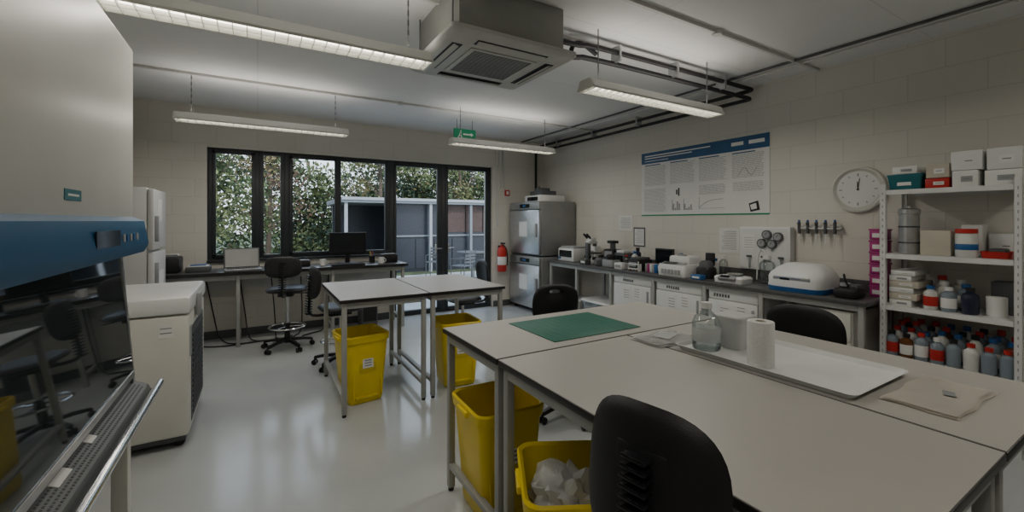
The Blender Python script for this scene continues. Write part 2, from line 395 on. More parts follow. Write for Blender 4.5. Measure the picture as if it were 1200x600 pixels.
# white wall panel with dials
m=MB(); m.bx(4.50,XR-.002,2.205,2.72,BZ+.11,1.44,M_wpl,.008).bx(4.497,4.50,2.225,2.70,BZ+.13,1.42,M_white)
for y,z in ((2.42,1.36),(2.47,1.27),(2.37,1.265),(2.31,1.34)):
    m.cyl((4.497,y,z),(4.47,y,z),.046,M_dgrey,seg=28); m.cyl((4.47,y,z),(4.466,y,z),.034,M_grey,seg=28); m.box((4.464,y,z+.01),(.002,.004,.03),M_black,rot=(.6,0,0))
    m.cyl((4.485,y,z-.046),(4.485,y,z-.075),.008,M_steel,seg=10)
m.bx(4.493,4.497,2.55,2.68,1.2,1.36,M_paper)
for k in range(5): m.bx(4.4915,4.493,2.565,2.66,1.22+k*.025,1.224+k*.025,M_ink)
for y in (2.28,2.45,2.60): m.cyl((4.485,y,1.0),(4.485,y,1.12),.009,M_steel,seg=10); m.box((4.475,y,1.13),(.02,.05,.02),M_dgrey,bev=.004)
m.done('wall_gas_panel')
m=MB(); m.bx(4.57,XR-.001,1.80,2.18,1.42,1.45,M_wpl,.004).bx(4.53,4.57,1.80,2.18,1.425,1.435,M_wpl)
for k in range(5):
    y=1.84+k*.075
    m.cyl((4.535,y,1.49),(4.535,y,1.38),.014,M_dgrey); m.cyl((4.535,y,1.38),(4.535,y,1.28),.007,M_wpl,r2=.003); m.cyl((4.535,y,1.49),(4.535,y,1.51),.01,M_lblue)
    m.box((4.52,y,1.475),(.03,.012,.02),M_dgrey,bev=.004)
m.done('pipette_rack')

# ------------------------------------------------------------ lab instruments on bench
def bottle(m,x,y,z,r,h,body,cap,label=None):
    m.lathe((x,y,z),[(r*.9,0),(r,.01),(r,h*.66),(r*.9,h*.74),(r*.45,h*.82),(r*.45,h*.88)],body)
    m.cyl((x,y,z+h*.86),(x,y,z+h),r*.55,cap)
    if label: m.lathe((x,y,z),[(r*1.01,h*.15),(r*1.02,h*.16),(r*1.02,h*.55),(r*1.01,h*.56)],label)
def micro(x,y,rz):
    m=MB(); m.box((0,0,.025),(.18,.26,.05),M_wpl,bev=.015).box((0,-.09,.17),(.07,.06,.28),M_dgrey,bev=.015)
    m.box((0,.02,.15),(.17,.16,.015),M_black,bev=.003).cyl((0,.03,.05),(0,.03,.09),.03,M_black)
    m.box((0,-.02,.31),(.08,.18,.05),M_wpl,bev=.015).cyl((0,.04,.29),(0,.04,.25),.03,M_dgrey)
    m.cyl((0,.05,.25),(.0,.05,.19),.01,M_steel).cyl((.02,.03,.25),(.03,.03,.2),.009,M_steel)
    m.box((0,-.03,.35),(.11,.1,.06),M_wpl,bev=.015)
    for s in(-1,1): m.cyl((s*.032,-.06,.36),(s*.032,-.14,.43),.016,M_black)
    for s in(-1,1): m.cyl((s*.035,-.09,.1),(s*.055,-.09,.1),.022,M_black)
    m.done('microscope',(x,y,BZ),rz)
micro(4.22,4.77,R(-90))
m=MB(); m.box((0,0,.1),(.36,.38,.2),M_wpl,bev=.02).box((-.182,0,.12),(.01,.3,.1),M_screen).box((0,0,.215),(.3,.34,.03),M_grey,bev=.01).box((-.186,.14,.05),(.01,.05,.03),M_lblue)
m.done('spectrophotometer',(4.25,5.22,BZ))
m=MB(); m.lathe((0,0,0),[(.07,0),(.09,.01),(.085,.08),(.06,.11)],M_dgrey).cyl((0,0,.11),(0,0,.14),.035,M_black).cyl((-.085,0,.04),(-.095,0,.04),.015,M_grey); m.done('vortex_mixer',(4.13,4.50,BZ))
m=MB(); m.box((0,0,.11),(.18,.2,.22),M_black,bev=.02).box((-.09,0,.15),(.01,.15,.08),M_grey).cyl((0,0,.22),(0,0,.3),.04,M_dgrey).box((0,0,.32),(.1,.14,.04),M_black,bev=.01); m.done('gel_imager',(4.38,4.52,BZ))
m=MB(); m.box((0,0,.09),(.2,.18,.18),M_dgrey,bev=.01).box((-.102,0,.11),(.005,.14,.08),M_screen).box((0,0,.2),(.16,.14,.04),M_wpl,bev=.01); m.done('power_supply',(4.35,4.27,BZ))
m=MB(); m.box((0,0,.05),(.16,.2,.1),M_grey,bev=.015).lathe((0,0,.1),[(.07,0),(.07,.05),(.05,.07),(.0001,.075)],M_black); m.done('mini_centrifuge',(4.1,4.26,BZ))
m=MB(); 
for k,(dx,dy,r,h) in enumerate(((0,0,.04,.22),(.1,.04,.045,.26),(-.09,.06,.035,.17),(.08,-.07,.035,.2),(-.1,-.06,.03,.14))):
    bottle(m,dx,dy,0,r,h,[M_bottle,M_amber,M_clear,M_bottle,M_amber][k],[M_lblue,M_black,M_red,M_wpl,M_black][k],M_paper if k!=2 else None)
m.done('reagent_bottles',(4.3,4.03,BZ))
m=MB(); m.box((0,0,.07),(.26,.18,.14),M_black,bev=.02).box((0,0,.15),(.2,.15,.03),M_dgrey,bev=.01).box((-.135,0,.08),(.01,.12,.05),M_grey,rot=(0,.2,0)); m.done('heating_block',(4.15,3.80,BZ))
m=MB(); m.box((0,0,.17),(.03,.28,.2),M_black,bev=.006).box((-.016,0,.17),(.003,.25,.17),M_screen).cyl((.02,0,0),(.02,0,.1),.015,M_black).box((.02,0,.006),(.12,.16,.012),M_black,bev=.004); m.done('display_monitor',(4.44,3.66,BZ))
m=MB()
for k in range(5): m.box((0,-.07+k*.035,.05),(.09,.028,.1),[M_lblue,M_grey,M_wpl,M_mag,M_grey][k],bev=.003)
m.done('tip_boxes',(4.12,3.57,BZ))
m=MB(); m.loft([(.0,.40,.36,.03),(.09,.42,.38,.04),(.13,.40,.36,.05)],M_wpl)
m.box((.06,0,.17),(.24,.28,.10),M_wpl,bev=.03).box((-.15,0,.135),(.1,.3,.012),M_grey,rot=(0,-.25,0),bev=.004).box((-.155,.03,.146),(.06,.16,.004),M_screen,rot=(0,-.25,0))
for k in range(6): m.box((-.212,-.12+k*.045,.05),(.004,.03,.05),M_grey)
m.box((.0,0,.225),(.05,.1,.02),M_grey,bev=.006)
m.done('thermal_cycler',(4.2,3.22,BZ))
m=MB(); m.loft([(0,.16,.17,.04),(.10,.17,.18,.05),(.12,.15,.16,.05)],M_black).lathe((0,0,.12),[(.075,0),(.07,.04),(.05,.065),(.0001,.075)],M_dgrey).box((.07,0,.2),(.04,.1,.14),M_black,bev=.01); m.done('microcentrifuge',(4.2,2.91,BZ))
m=MB(); bottle(m,0,0,0,.045,.24,M_clear,M_wpl); bottle(m,.03,.12,0,.045,.2,M_bottle,M_lblue,M_paper); m.done('wash_bottle',(4.40,2.84,BZ))
m=MB(); m.loft([(0,.2,.3,.03),(.05,.21,.31,.03),(.065,.18,.28,.03)],M_wpl).lathe((.03,0,.065),[(.02,0),(.02,.012),(.075,.015),(.075,.022)],M_steel).box((-.1,0,.05),(.05,.18,.03),M_grey,rot=(0,-.5,0),bev=.005).box((-.104,.02,.058),(.03,.09,.026),M_screen,rot=(0,-.5,0))
m.done('laboratory_balance',(4.13,2.56,BZ))
m=MB(); bottle(m,0,0,0,.07,.28,M_clear,M_wpl); m.tube([(0,0,.27),(0,.03,.33),(.03,.08,.33),(.05,.12,.25),(.05,.13,.02)],.006,M_wpl,smooth=2); m.done('carboy_bottle',(4.34,2.34,BZ))
# extra bench clutter
def small_box(name,x,y,w,d,h,mt,slot=True):
    m=MB(); m.box((0,0,h/2),(w,d,h),mt,bev=.006)
    m.box((-w/2-.001,0,h*.5),(.003,d*.7,h*.4),M_grey if mt in(M_wpl,M_paper) else M_paper)
    if slot: m.box((0,0,h+.001),(w*.4,d*.5,.003),M_dgrey); m.sph((0,0,h+.01),.02,M_lblue,sc=(1.2,1.2,.8),seg=10)
    m.done(name,(x,y,BZ))
small_box('glove_box',4.47,5.0,.12,.14,.24,M_paper); small_box('glove_box',4.45,3.42,.1,.1,.2,M_wpl)
small_box('sample_box',4.04,4.02,.12,.13,.08,M_wpl,False); small_box('sample_box',4.04,4.72,.1,.12,.07,M_dgrey,False)
small_box('sample_box',4.02,2.88,.09,.12,.05,M_lblue,False)
m=MB()
for k in range(6): m.cyl((0,-.06+k*.024,.0),(0,-.06+k*.024,.12),.009,[M_wpl,M_red,M_wpl,M_lblue,M_wpl,M_red][k],seg=10)
m.bx(-.03,.03,-.08,.08,.02,.035,M_wpl).bx(-.03,.03,-.08,.08,.08,.09,M_wpl).bx(-.03,.03,-.085,-.08,0,.09,M_wpl).bx(-.03,.03,.08,.085,0,.09,M_wpl); m.done('test_tube_rack',(4.03,3.78,BZ))
# white/blue centrifuge
m=MB(); m.loft([(0,.40,.44,.08),(.04,.42,.46,.09)],M_lblue)
m.loft([(.04,.41,.45,.09),(.12,.42,.46,.1),(.15,.40,.44,.1),(.20,.32,.38,.1,.03,0),(.235,.22,.28,.09,.04,0),(.245,.1,.14,.04,.04,0)],M_wpl)
m.box((-.19,0,.10),(.03,.30,.07),M_grey,rot=(0,-.5,0),bev=.008).box((-.203,.02,.105),(.01,.2,.045),M_lblue,rot=(0,-.5,0)).box((-.207,.05,.108),(.01,.08,.03),M_screen,rot=(0,-.5,0))
m.box((-.02,0,.225),(.12,.16,.01),M_clear,rot=(0,-.3,0),bev=.004)
m.done('centrifuge',(4.2,1.95,BZ))
m=MB(); m.box((0,0,.04),(.2,.16,.08),M_black,bev=.02).box((.03,0,.09),(.1,.12,.03),M_dgrey,bev=.01); m.tube([(-.02,-.0,.09),(-.04,.02,.16),(.03,.05,.19),(.08,.06,.12)],.008,M_black,smooth=2); m.cyl((0,.03,.09),(0,.03,.115),.035,M_grey)
m.done('stirrer_unit',(4.12,1.57,BZ))
m=MB()
for k in range(6):
    z=k*.093; m.bx(-.07,.07,-.05,.05,z,z+.075,M_mag,.005).bx(-.075,.075,-.055,.055,z+.075,z+.09,M_mag,.004)
    m.bx(-.072,-.07,-.03,.03,z+.02,z+.055,M_paper)
m.done('tube_rack_stack',(4.42,1.47,BZ))

# ------------------------------------------------------------ shelf unit
SX0,SX1,SY0,SY1=4.12,4.575,.66,1.375
LV=[.1,.48,.86,1.25,1.735]
m=MB()
for x in(SX0,SX1-.035):
    for y in(SY0,SY1-.035):
        m.bx(x,x+.035,y,y+.004,0,1.78,M_white).bx(x if x==SX0 else x+.031,(x+.004) if x==SX0 else x+.035,y,y+.035,0,1.78,M_white)
        m.bx(x,x+.035,y+.031,y+.035,0,1.78,M_white)
        if x==SX0:
            for k in range(34): m.bx(x-.0008,x,y+.014,y+.02,.05+k*.05,.07+k*.05,M_grey)
for z in LV:
    m.bx(SX0+.005,SX1-.005,SY0+.005,SY1-.005,z-.004,z,M_white).bx(SX0+.003,SX0+.006,SY0+.036,SY1-.036,z-.035,z,M_white).bx(SX1-.006,SX1-.003,SY0+.036,SY1-.036,z-.035,z,M_white)
m.done('shelving_unit')
def cbox(name,y0,y1,z,h,mt,x0=4.16,d=.3,lab=True):
    m=MB(); m.bx(x0,x0+d,y0,y1,z,z+h,mt,.003)
    if lab:
        m.bx(x0-.002,x0,y0+(y1-y0)*.2,y1-(y1-y0)*.35,z+h*.3,z+h*.65,M_paper if mt!=M_paper else M_grey)
        m.bx(x0-.003,x0-.002,y0+(y1-y0)*.3,y1-(y1-y0)*.45,z+h*.45,z+h*.5,M_ink)
    m.done(name,center=True)
z=LV[4]+.001
m=MB(); m.loft([(0,.3,.18,.02),(.09,.33,.2,.02),(.105,.34,.21,.02),(.115,.34,.21,.02)],M_teal).box((-.155,0,.05),(.01,.08,.04),M_paper,rot=(0,.15,0)); m.done('plastic_tub',(4.33,1.245,z))
cbox('cardboard_box',1.17,1.31,z+.117,.055,M_paper,d=.2)
cbox('cardboard_box',1.0,1.125,z,.07,M_red); cbox('cardboard_box',1.0,1.12,z+.073,.10,M_card)
cbox('cardboard_box',.86,.985,z,.11,M_paper); cbox('cardboard_box',.84,.99,z+.113,.13,M_wpl,d=.25)
cbox('cardboard_box',.665,.83,z,.1,M_paper,d=.35); cbox('cardboard_box',.665,.82,z+.103,.14,M_white)
z=LV[3]+.001
m=MB(); m.lathe((0,0,0),[(.055,0),(.06,.005),(.06,.30),(.065,.305),(.065,.335),(.05,.345)],M_steel); 
for k in range(2): m.lathe((0,0,.08+k*.12),[(.0605,0),(.063,.006),(.0605,.012)],M_dgrey)
m.cyl((0,0,.345),(0,0,.365),.015,M_steel); m.done('steel_canister',(4.25,1.24,z))
m=MB(); m.lathe((0,0,0),[(.04,0),(.045,.005),(.045,.26),(.02,.30),(.02,.33)],M_steel).cyl((0,0,.33),(0,0,.35),.024,M_black); m.done('vacuum_flask',(4.42,1.30,z))
cbox('cardboard_box',1.0,1.16,z,.18,M_card,x0=4.19,lab=False)
m=MB(); m.lathe((0,0,0),[(.052,0),(.056,.01),(.056,.155),(.05,.165)],M_bottle); m.cyl((0,0,.165),(0,0,.195),.056,M_red); m.lathe((0,0,0),[(.0565,.05),(.057,.051),(.057,.09),(.0565,.091)],M_lblue)
m.done('reagent_jar',(4.21,.925,z))
cbox('cardboard_box',.88,.985,z,.22,M_paper,x0=4.36,d=.15); cbox('cardboard_box',.72,.86,z,.16,M_wpl,x0=4.42,d=.13)
m=MB(); m.loft([(0,.16,.13,.02),(.045,.18,.15,.02),(.045,.17,.14,.02),(.006,.15,.12,.02)],M_red); m.box((0,0,.04),(.11,.08,.05),M_dgrey,bev=.01); m.done('plastic_tray',(4.27,.785,z))
z=LV[2]+.001
for k,(a,b,h) in enumerate(((1.2,1.33,.045),(1.17,1.33,.05),(1.19,1.33,.04),(1.16,1.33,.045),(1.2,1.33,.04),(1.18,1.32,.035))):
    cbox('cardboard_box',a,b,z,h,[M_paper,M_card,M_wpl,M_card,M_paper,M_wpl][k]); z+=h+.002
z=LV[2]+.001
def bset(name,items,z):
    m=MB()
    for (x,y,r,h,b,c,l) in items: bottle(m,x,y,0,r,h,b,c,l)
    m.done(name,(0,0,z))
bset('reagent_bottles',[(4.2,1.105,.04,.17,M_bottle,M_lblue,M_red),(4.2,1.01,.042,.17,M_liquid,M_wpl,M_paper),(4.31,1.06,.045,.2,M_bottle,M_wpl,M_paper),(4.32,.95,.045,.19,M_liquid,M_lblue,M_paper),(4.43,1.10,.045,.23,M_bottle,M_red,M_paper),(4.43,1.0,.045,.21,M_bottle,M_wpl,M_paper)],z)
bset('chemical_bottle',[(4.2,.905,.045,.18,M_amber,M_black,None)],z)
m=MB(); m.lathe((0,0,0),[(.015,0),(.05,0),(.05,.13),(.015,.13),(.015,0)],M_paper); m.done('paper_roll',(4.24,.79,z))
cbox('cardboard_box',.70,.84,z,.22,M_dgrey,x0=4.36,d=.15,lab=False)
z=LV[1]+.001; it=[]
cols=[M_lblue,M_lblue,M_red,M_black,M_lblue,M_red,M_black,M_red,M_wpl]
bods=[M_liquid,M_bottle,M_liquid,M_brown,M_liquid,M_bottle,M_amber,M_liquid]
for r_ in range(4):
    for k in range(8):
        it.append((4.172+.1*r_,1.315-.084*k,.038,.17+.022*r_+.035*random.random(),random.choice(bods),random.choice(cols),random.choice([M_paper,M_paper,M_red,None])))
bset('chemical_bottles',it,z)
it=[(4.2+.1*(k%3),1.3-.075*(k//3),.035,.2,random.choice(bods),random.choice(cols),M_paper) for k in range(24)]
bset('chemical_bottles',it,LV[0]+.001)

# ------------------------------------------------------------ items on big table
T=.901
m=MB(); m.bx(1.26,1.86,1.70,2.15,T,T+.003,M_green,.001)
for k in range(1,12): m.bx(1.26+k*.05-.0004,1.26+k*.05+.0004,1.71,2.14,T+.003,T+.0034,M_teal)
m.done('cutting_mat',center=True)
def sheet(m,w,d,z,rz,cx,cy,amp,mt):
    n=24; t=bmesh.new(); g=[]
    for i in range(n+1):
        for j in range(n+1):
            x=(i/n-.5)*w; y=(j/n-.5)*d
            zz=z+amp*(1+math.sin(x*31+y*17+rz*9)*.5+math.sin(y*43-x*13)*.5)
            g.append(t.verts.new((x+.004*math.sin(y*40),y+.004*math.sin(x*30),zz)))
    for i in range(n):
        for j in range(n):
            a=i*(n+1)+j; t.faces.new((g[a],g[a+n+1],g[a+n+2],g[a+1]))
    bmesh.ops.solidify(t,geom=t.faces[:],thickness=.003)
    m._add(t,mt,Matrix.Translation((cx,cy,0))@Matrix.Rotation(rz,4,'Z'))
m=MB(); sheet(m,.31,.19,.003,.04,0,0,.001,M_towel); sheet(m,.29,.17,.008,-.03,0,0,.0015,M_towel); m.box((.03,.02,.0145),(.15,.09,.002),M_bag,rot=(0,0,.3)); m.done('folded_cloth',(1.775,1.46,T))
m=MB(); m.loft([(0,.44,.68,.02),(.02,.47,.71,.03),(.022,.48,.72,.03),(.022,.465,.705,.03),(.006,.435,.675,.02)],M_wpl); m.done('plastic_tray',(1.925,.985,T))
m=MB(); m.lathe((0,0,0),[(.055,0),(.062,.01),(.062,.12),(.05,.15),(.022,.175),(.02,.19)],M_clear); m.cyl((0,0,.188),(0,0,.215),.024,M_wpl); m.cyl((0,0,.004),(0,0,.06),.058,M_clear); m.lathe((0,0,0),[(.0625,.04),(.063,.041),(.063,.1),(.0625,.101)],M_bag)
m.done('glass_bottle',(1.79,1.24,T+.007))
m=MB(); m.loft([(0,.13,.13,.02),(.13,.14,.14,.025),(.132,.148,.148,.025),(.145,.148,.148,.025),(.15,.135,.135,.02)],M_fwhite); m.done('plastic_container',(1.945,1.2,T+.007))
m=MB(); m.lathe((0,0,0),[(.02,0),(.049,0),(.050,.01),(.050,.175),(.048,.18),(.02,.18),(.019,.02)],M_towel,seg=32); m.lathe((0,0,0),[(.0185,.02),(.0195,.181),(.017,.181),(.0165,.02)],M_card); m.done('paper_towel_roll',(1.78,.985,T+.007))
m=MB(); sheet(m,.40,.19,.003,0,0,0,.0005,M_kraft); sheet(m,.385,.18,.008,.03,.0,.002,.0007,M_kraft)
m.box((.02,-.02,.0125),(.05,.03,.0012),M_ink,rot=(0,0,.3))
m.done('folded_paper_packet',(2.0,.505,T))

# ------------------------------------------------------------ yellow bins
def bin_(x,y,rz,s=1.,bag=False):
    m=MB(); m.loft([(0,.27,.29,.03),(.02,.29,.31,.04),(.52,.36,.38,.05),(.525,.385,.405,.06),(.575,.395,.415,.06),(.585,.38,.4,.055),(.575,.355,.375,.05),(.5,.34,.36,.05),(.04,.27,.29,.04)],M_yel)
    m.box((0,-.172,.34),(.14,.012,.14),M_yeld,rot=(-.07,0,0),bev=.004)
    m.box((0,-.181,.35),(.09,.003,.09),M_paper,rot=(-.07,0,0)); 
    for k in range(3): m.box((0,-.1835,.325+k*.022),(.06,.003,.008),M_ink,rot=(-.07,0,0))
    for sx in(-1,1): m.box((sx*.2,0,.545),(.02,.12,.03),M_yel,bev=.006)
    for sx in(-.12,.12): m.box((sx,-.166,.27),(.012,.012,.42),M_yel,rot=(-.07,0,0),bev=.004)
    m.box((0,-.158,.05),(.2,.03,.03),M_yeld,bev=.008)
    if bag:
        t=bmesh.new(); bmesh.ops.create_icosphere(t,subdivisions=4,radius=.14)
        for v in t.verts:
            n=v.co.normalized(); f=1+.3*math.sin(n.x*9+n.z*5)*math.sin(n.y*8+1)+.06*random.random(); v.co=v.co*f; v.co.z*=.75
        m._add(t,M_bag,Matrix.Translation((0,0,.45)))
        t=bmesh.new(); bmesh.ops.create_icosphere(t,subdivisions=3,radius=.08)
        for v in t.verts: v.co*=1+.25*random.random()
        m._add(t,M_bag,Matrix.Translation((-.06,.05,.49)))
    o=m.done('waste_bin',(x,y,0),rz); o.scale=(s,s,s)
bin_(.755,3.79,R(8),.97); bin_(1.60,3.72,R(-5)); bin_(1.09,1.985,R(-2),.98); bin_(1.0,1.24,R(-28),1.0,True)

# ------------------------------------------------------------ chairs
def chair(x,y,rz,seat=.62,top=1.05,ring=True,hole=False,bw=.42,bh=.32):
    m=MB()
    for k in range(5):
        a=2*math.pi*k/5+.3; c,s=math.cos(a),math.sin(a)
        m.rings([[(c*r-s*w,s*r+c*w,z+dz) for w,dz in ((-ww,-.012),(ww,-.012),(ww*.7,.015),(-ww*.7,.015))] for r,ww,z in ((.03,.028,.105),(.17,.024,.095),(.27,.018,.075))],M_black)
        for q in(-1,1): m.cyl((c*.27-s*.012*q,s*.27+c*.012*q,.027),(c*.27-s*.026*q,s*.27+c*.026*q,.027),.027,M_blk2,seg=14)
        m.cyl((c*.27,s*.27,.03),(c*.27,s*.27,.08),.01,M_black)
    m.cyl((0,0,.07),(0,0,.3),.032,M_black).cyl((0,0,.3),(0,0,seat-.06),.018,M_chrome)
    if ring:
        m.tube([(.19*math.cos(a),.19*math.sin(a),.26) for a in [2*math.pi*k/32 for k in range(32)]],.011,M_chrome,closed=True)
        for k in range(3):
            a=2*math.pi*k/3; m.cyl((0,0,.26),(.19*math.cos(a),.19*math.sin(a),.26),.008,M_chrome,seg=8)
    m.box((0,-.02,seat-.055),(.16,.22,.04),M_black,bev=.008)
    m.pad(.44,.42,.07,M_fab,Matrix.Translation((0,0,seat-.0))@Matrix.Rotation(R(90),4,'X'),e=3.5)
    m.cyl((.08,0,seat-.055),(.22,.0,seat-.055),.006,M_black,seg=8)
    zc=top-bh/2
    path=[(0,-.1,seat-.06),(0,-.27,seat-.06),(0,-.31,seat-.02),(0,-.31,seat+.08),(0,-.292,zc)]
    m.tube(path,.014,M_black,smooth=2)
    zt=zc+bh*.22
    for k in range(16):
        f=k/15; z=seat-.03+f*(zt-seat+.03); m.box((0,-.318+.018*f,z),(.085-.02*f,.058,.011),M_blk2,bev=.005,rot=(-.08,0,0))
    m.box((0,-.285,zc+.0),(.13,.03,bh*.55),M_black,bev=.012)
    m.pad(bw,bh,.045,M_fab,Matrix.Translation((0,-.25,zc))@Matrix.Rotation(R(-6),4,'X'),e=3.0,curve=-.035,hole=(.05,.016,bh*.3) if hole else None)
    m.done('office_chair',(x,y,0),rz)
# rz: chair faces local +Y
chair(1.0,.70,R(-80),seat=.70,top=1.095,bw=.345,bh=.36)
chair(2.08,2.62,R(168),seat=.6,top=.97,hole=True)
chair(2.58,1.31,R(90),seat=.60,top=.985,bw=.44,bh=.30)
chair(.30,5.68,R(-12),seat=.70,top=1.10,bw=.38,bh=.24)
chair(.75,4.76,R(-82),seat=.60,top=1.04,bw=.40)
chair(2.15,4.78,R(85),seat=.56,top=1.01,bw=.4)

# ------------------------------------------------------------ chest freezer
m=MB(); fx0,fx1,fy0,fy1=-1.15,-.39,3.52,4.42
m.bx(fx0,fx1,fy0,fy1,.08,.88,M_cream,.02).bx(fx0-.005,fx1+.01,fy0-.01,fy1+.01,.885,1.0,M_white,.025)
m.bx(fx0+.02,fx1-.02,fy0+.02,fy1-.02,.05,.09,M_dgrey)
m.bx(fx1+.01,fx1+.035,3.8,3.9,.82,.98,M_grey,.008).bx(fx1,fx1+.004,3.62,4.3,.14,.78,M_dgrey)
for k in range(16): m.bx(fx1+.004,fx1+.009,3.66,4.26,.18+k*.035,.195+k*.035,M_black)
m.bx(fx1-.16,fx1-.08,fy0-.002,fy0,.74,.83,M_paper).bx(fx1-.15,fx1-.09,fy0-.003,fy0-.002,.8,.806,M_ink).bx(fx1-.15,fx1-.09,fy0-.003,fy0-.002,.77,.776,M_ink)
m.bx(fx1,fx1+.006,3.54,3.6,.6,.8,M_grey)
for x in(fx0+.08,fx1-.06):
    for y in(fy0+.08,fy1-.08):
        m.cyl((x,y-.015,.035),(x,y+.015,.035),.035,M_black); m.bx(x-.01,x+.01,y-.02,y+.02,.04,.06,M_steel)
m.done('chest_freezer',center=True)
m=MB(); m.bx(-1.27,-.90,5.24,5.86,.05,1.82,M_fwhite,.012).bx(-.898,-.85,5.24,5.86,.08,1.2,M_fwhite,.015).bx(-.898,-.85,5.24,5.86,1.22,1.81,M_fwhite,.015)
m.bx(-.85,-.82,5.28,5.31,.8,1.1,M_grey,.005).bx(-.85,-.82,5.28,5.31,1.3,1.55,M_grey,.005)
m.bx(-.851,-.846,5.42,5.62,1.5,1.72,M_paper).bx(-.851,-.846,5.47,5.72,.8,1.0,M_paper)
for x in(-1.2,-.94):
    for y in(5.29,5.80): m.cyl((x,y,0),(x,y,.05),.02,M_black)
m.done('upright_fridge',center=True)

# ------------------------------------------------------------ biosafety cabinet
m=MB(); cy0,cy1=.45,2.26; cxb=-1.25
m.bx(cxb,-.43,cy0,cy1,1.50,2.19,M_cream,.012)
m.prism([(-.43,1.515),(-.40,1.50),(-.385,1.41),(-.40,1.375),(-.46,1.37),(-.5,1.5)],cy0-.01,cy1+.015,'y',M_blue)
m.bx(cxb,cxb+.05,cy0,cy1,.80,1.50,M_cream)
for yy in(cy0,cy1-.03): m.prism([(cxb,.80),(-.44,.80),(-.47,1.40),(-.5,1.5),(cxb,1.5)],yy,yy+.03,'y',M_cream)
m.prism([(-.478,1.375),(-.468,1.375),(-.425,.90),(-.435,.90)],cy0+.03,cy1-.03,'y',M_sash)
m.prism([(-.48,1.375),(-.463,1.375),(-.42,.80),(-.44,.80)],cy1-.03,cy1-.005,'y',M_steel)
m.prism([(-.437,.905),(-.422,.905),(-.420,.885),(-.435,.885)],cy0+.03,cy1-.03,'y',M_steel)
m.bx(cxb+.05,-.44,cy0+.03,cy1-.03,.80,.83,M_steel)
m.prism([(-.455,.83),(-.445,.865),(-.385,.835),(-.368,.80),(-.385,.775),(-.455,.78)],cy0,cy1,'y',M_perf)
sl=math.atan2(.03,.06)
for i in range(120):
    for j in range(5):
        u_=.006+j*.0125; m.box((-.445+u_*math.cos(sl),cy0+.04+(i+.5*(j%2))*.0145,.865-u_*math.sin(sl)+.0004),(.006,.008,.001),M_black,rot=(0,sl,0))
for y,l_ in ((1.72,.05),(1.50,.09)): m.box((-.425,y,.8565),(.022,l_,.002),M_paper,rot=(0,sl,0))
m.cyl((-.352,cy0,.825),(-.352,cy1+.03,.825),.014,M_chrome)
for y in(cy0+.02,1.3,cy1-.02): m.cyl((-.385,y,.80),(-.352,y,.825),.008,M_chrome)
m.bx(cxb,-.42,cy0,cy1,.72,.80,M_cream,.006)
m.bx(-.39,-.386,1.62,1.86,1.42,1.47,M_screen); 
for k in range(5): m.bx(-.3905,-.386,1.90+k*.045,1.925+k*.045,1.43,1.455,M_lblue if k%2 else M_grey)
m.bx(-.431,-.428,1.54,1.66,1.555,1.585,M_teal).bx(-.4285,-.4275,1.56,1.64,1.567,1.573,M_paper)
for y in(cy0+.06,cy1-.09):
    for x in(cxb+.05,-.48): m.bx(x,x+.05,y,y+.05,.03,.72,M_cream,.004); m.cyl((x+.025,y+.025,0),(x+.025,y+.025,.03),.02,M_black)
    m.bx(cxb+.1,-.48,y,y+.05,.1,.14,M_cream)
m.bx(cxb+.06,cxb+.1,cy0+.1,cy1-.1,.35,.40,M_cream)
m.done('biosafety_cabinet',center=True)

# ------------------------------------------------------------ back desk items
D=.901
m=MB(); m.box((0,0,.29),(.5,.03,.30),M_black,bev=.006).box((0,-.016,.295),(.47,.003,.265),M_screen).box((0,.03,.12),(.06,.03,.22),M_black,bev=.005).box((0,.02,.008),(.24,.18,.016),M_black,bev=.005); m.done('computer_monitor',(1.09,6.34,D))
m=MB(); m.box((0,-.06,.012),(.38,.26,.022),M_inc,bev=.006)
for r in range(4):
    for c_ in range(12): m.box((-.15+c_*.027,-.09+r*.027,.0245),(.021,.02,.004),M_black)
m.box((0,-.15,.0235),(.1,.06,.002),M_grey).box((0,.1,.14),(.38,.010,.25),M_dgrey,rot=(-.25,0,0),bev=.004).box((0,.092,.14),(.35,.004,.22),M_inc,rot=(-.25,0,0)); m.done('laptop',(-.16,6.2,D),R(5))
m=MB(); m.box((0,0,.012),(.42,.14,.02),M_black,bev=.005)
for r in range(4):
    for c_ in range(14): m.box((-.19+c_*.029,-.045+r*.03,.025),(.022,.022,.006),M_dgrey)
m.done('computer_keyboard',(1.05,6.08,D))
m=MB(); m.box((0,0,.09),(.36,.3,.18),M_black,bev=.02).box((0,-.1,.19),(.3,.1,.02),M_dgrey,rot=(.2,0,0)).box((0,.05,.2),(.3,.12,.02),M_wpl,bev=.005); m.done('desktop_printer',(-.95,6.3,D))
m=MB(); m.box((0,0,.03),(.24,.2,.06),M_dgrey,bev=.01).box((0,0,.068),(.2,.17,.012),M_wpl,bev=.003).box((0,-.02,.08),(.15,.12,.01),M_lblue,bev=.002); m.done('document_stack',(-.6,6.25,D))
for mx_,my_ in ((.75,6.2),(1.5,6.12)):
    m=MB(); m.lathe((0,0,0),[(.03,0),(.038,.005),(.04,.09),(.036,.09),(.034,.01)],M_wpl); m.tube([(.038,0,.07),(.065,0,.06),(.06,0,.03),(.036,0,.02)],.005,M_wpl,smooth=1); m.done('coffee_mug',(mx_,my_,D))
m=MB(); m.lathe((0,0,0),[(.035,0),(.04,.005),(.04,.1),(.036,.1),(.034,.01)],M_black)
for k in range(5): m.cyl((.01*math.cos(k),.01*math.sin(k),.02),(.03*math.cos(k),.03*math.sin(k),.16),.004,[M_lblue,M_red,M_black,M_yel,M_grey][k],seg=6)
m.done('pen_holder',(1.42,6.33,D))
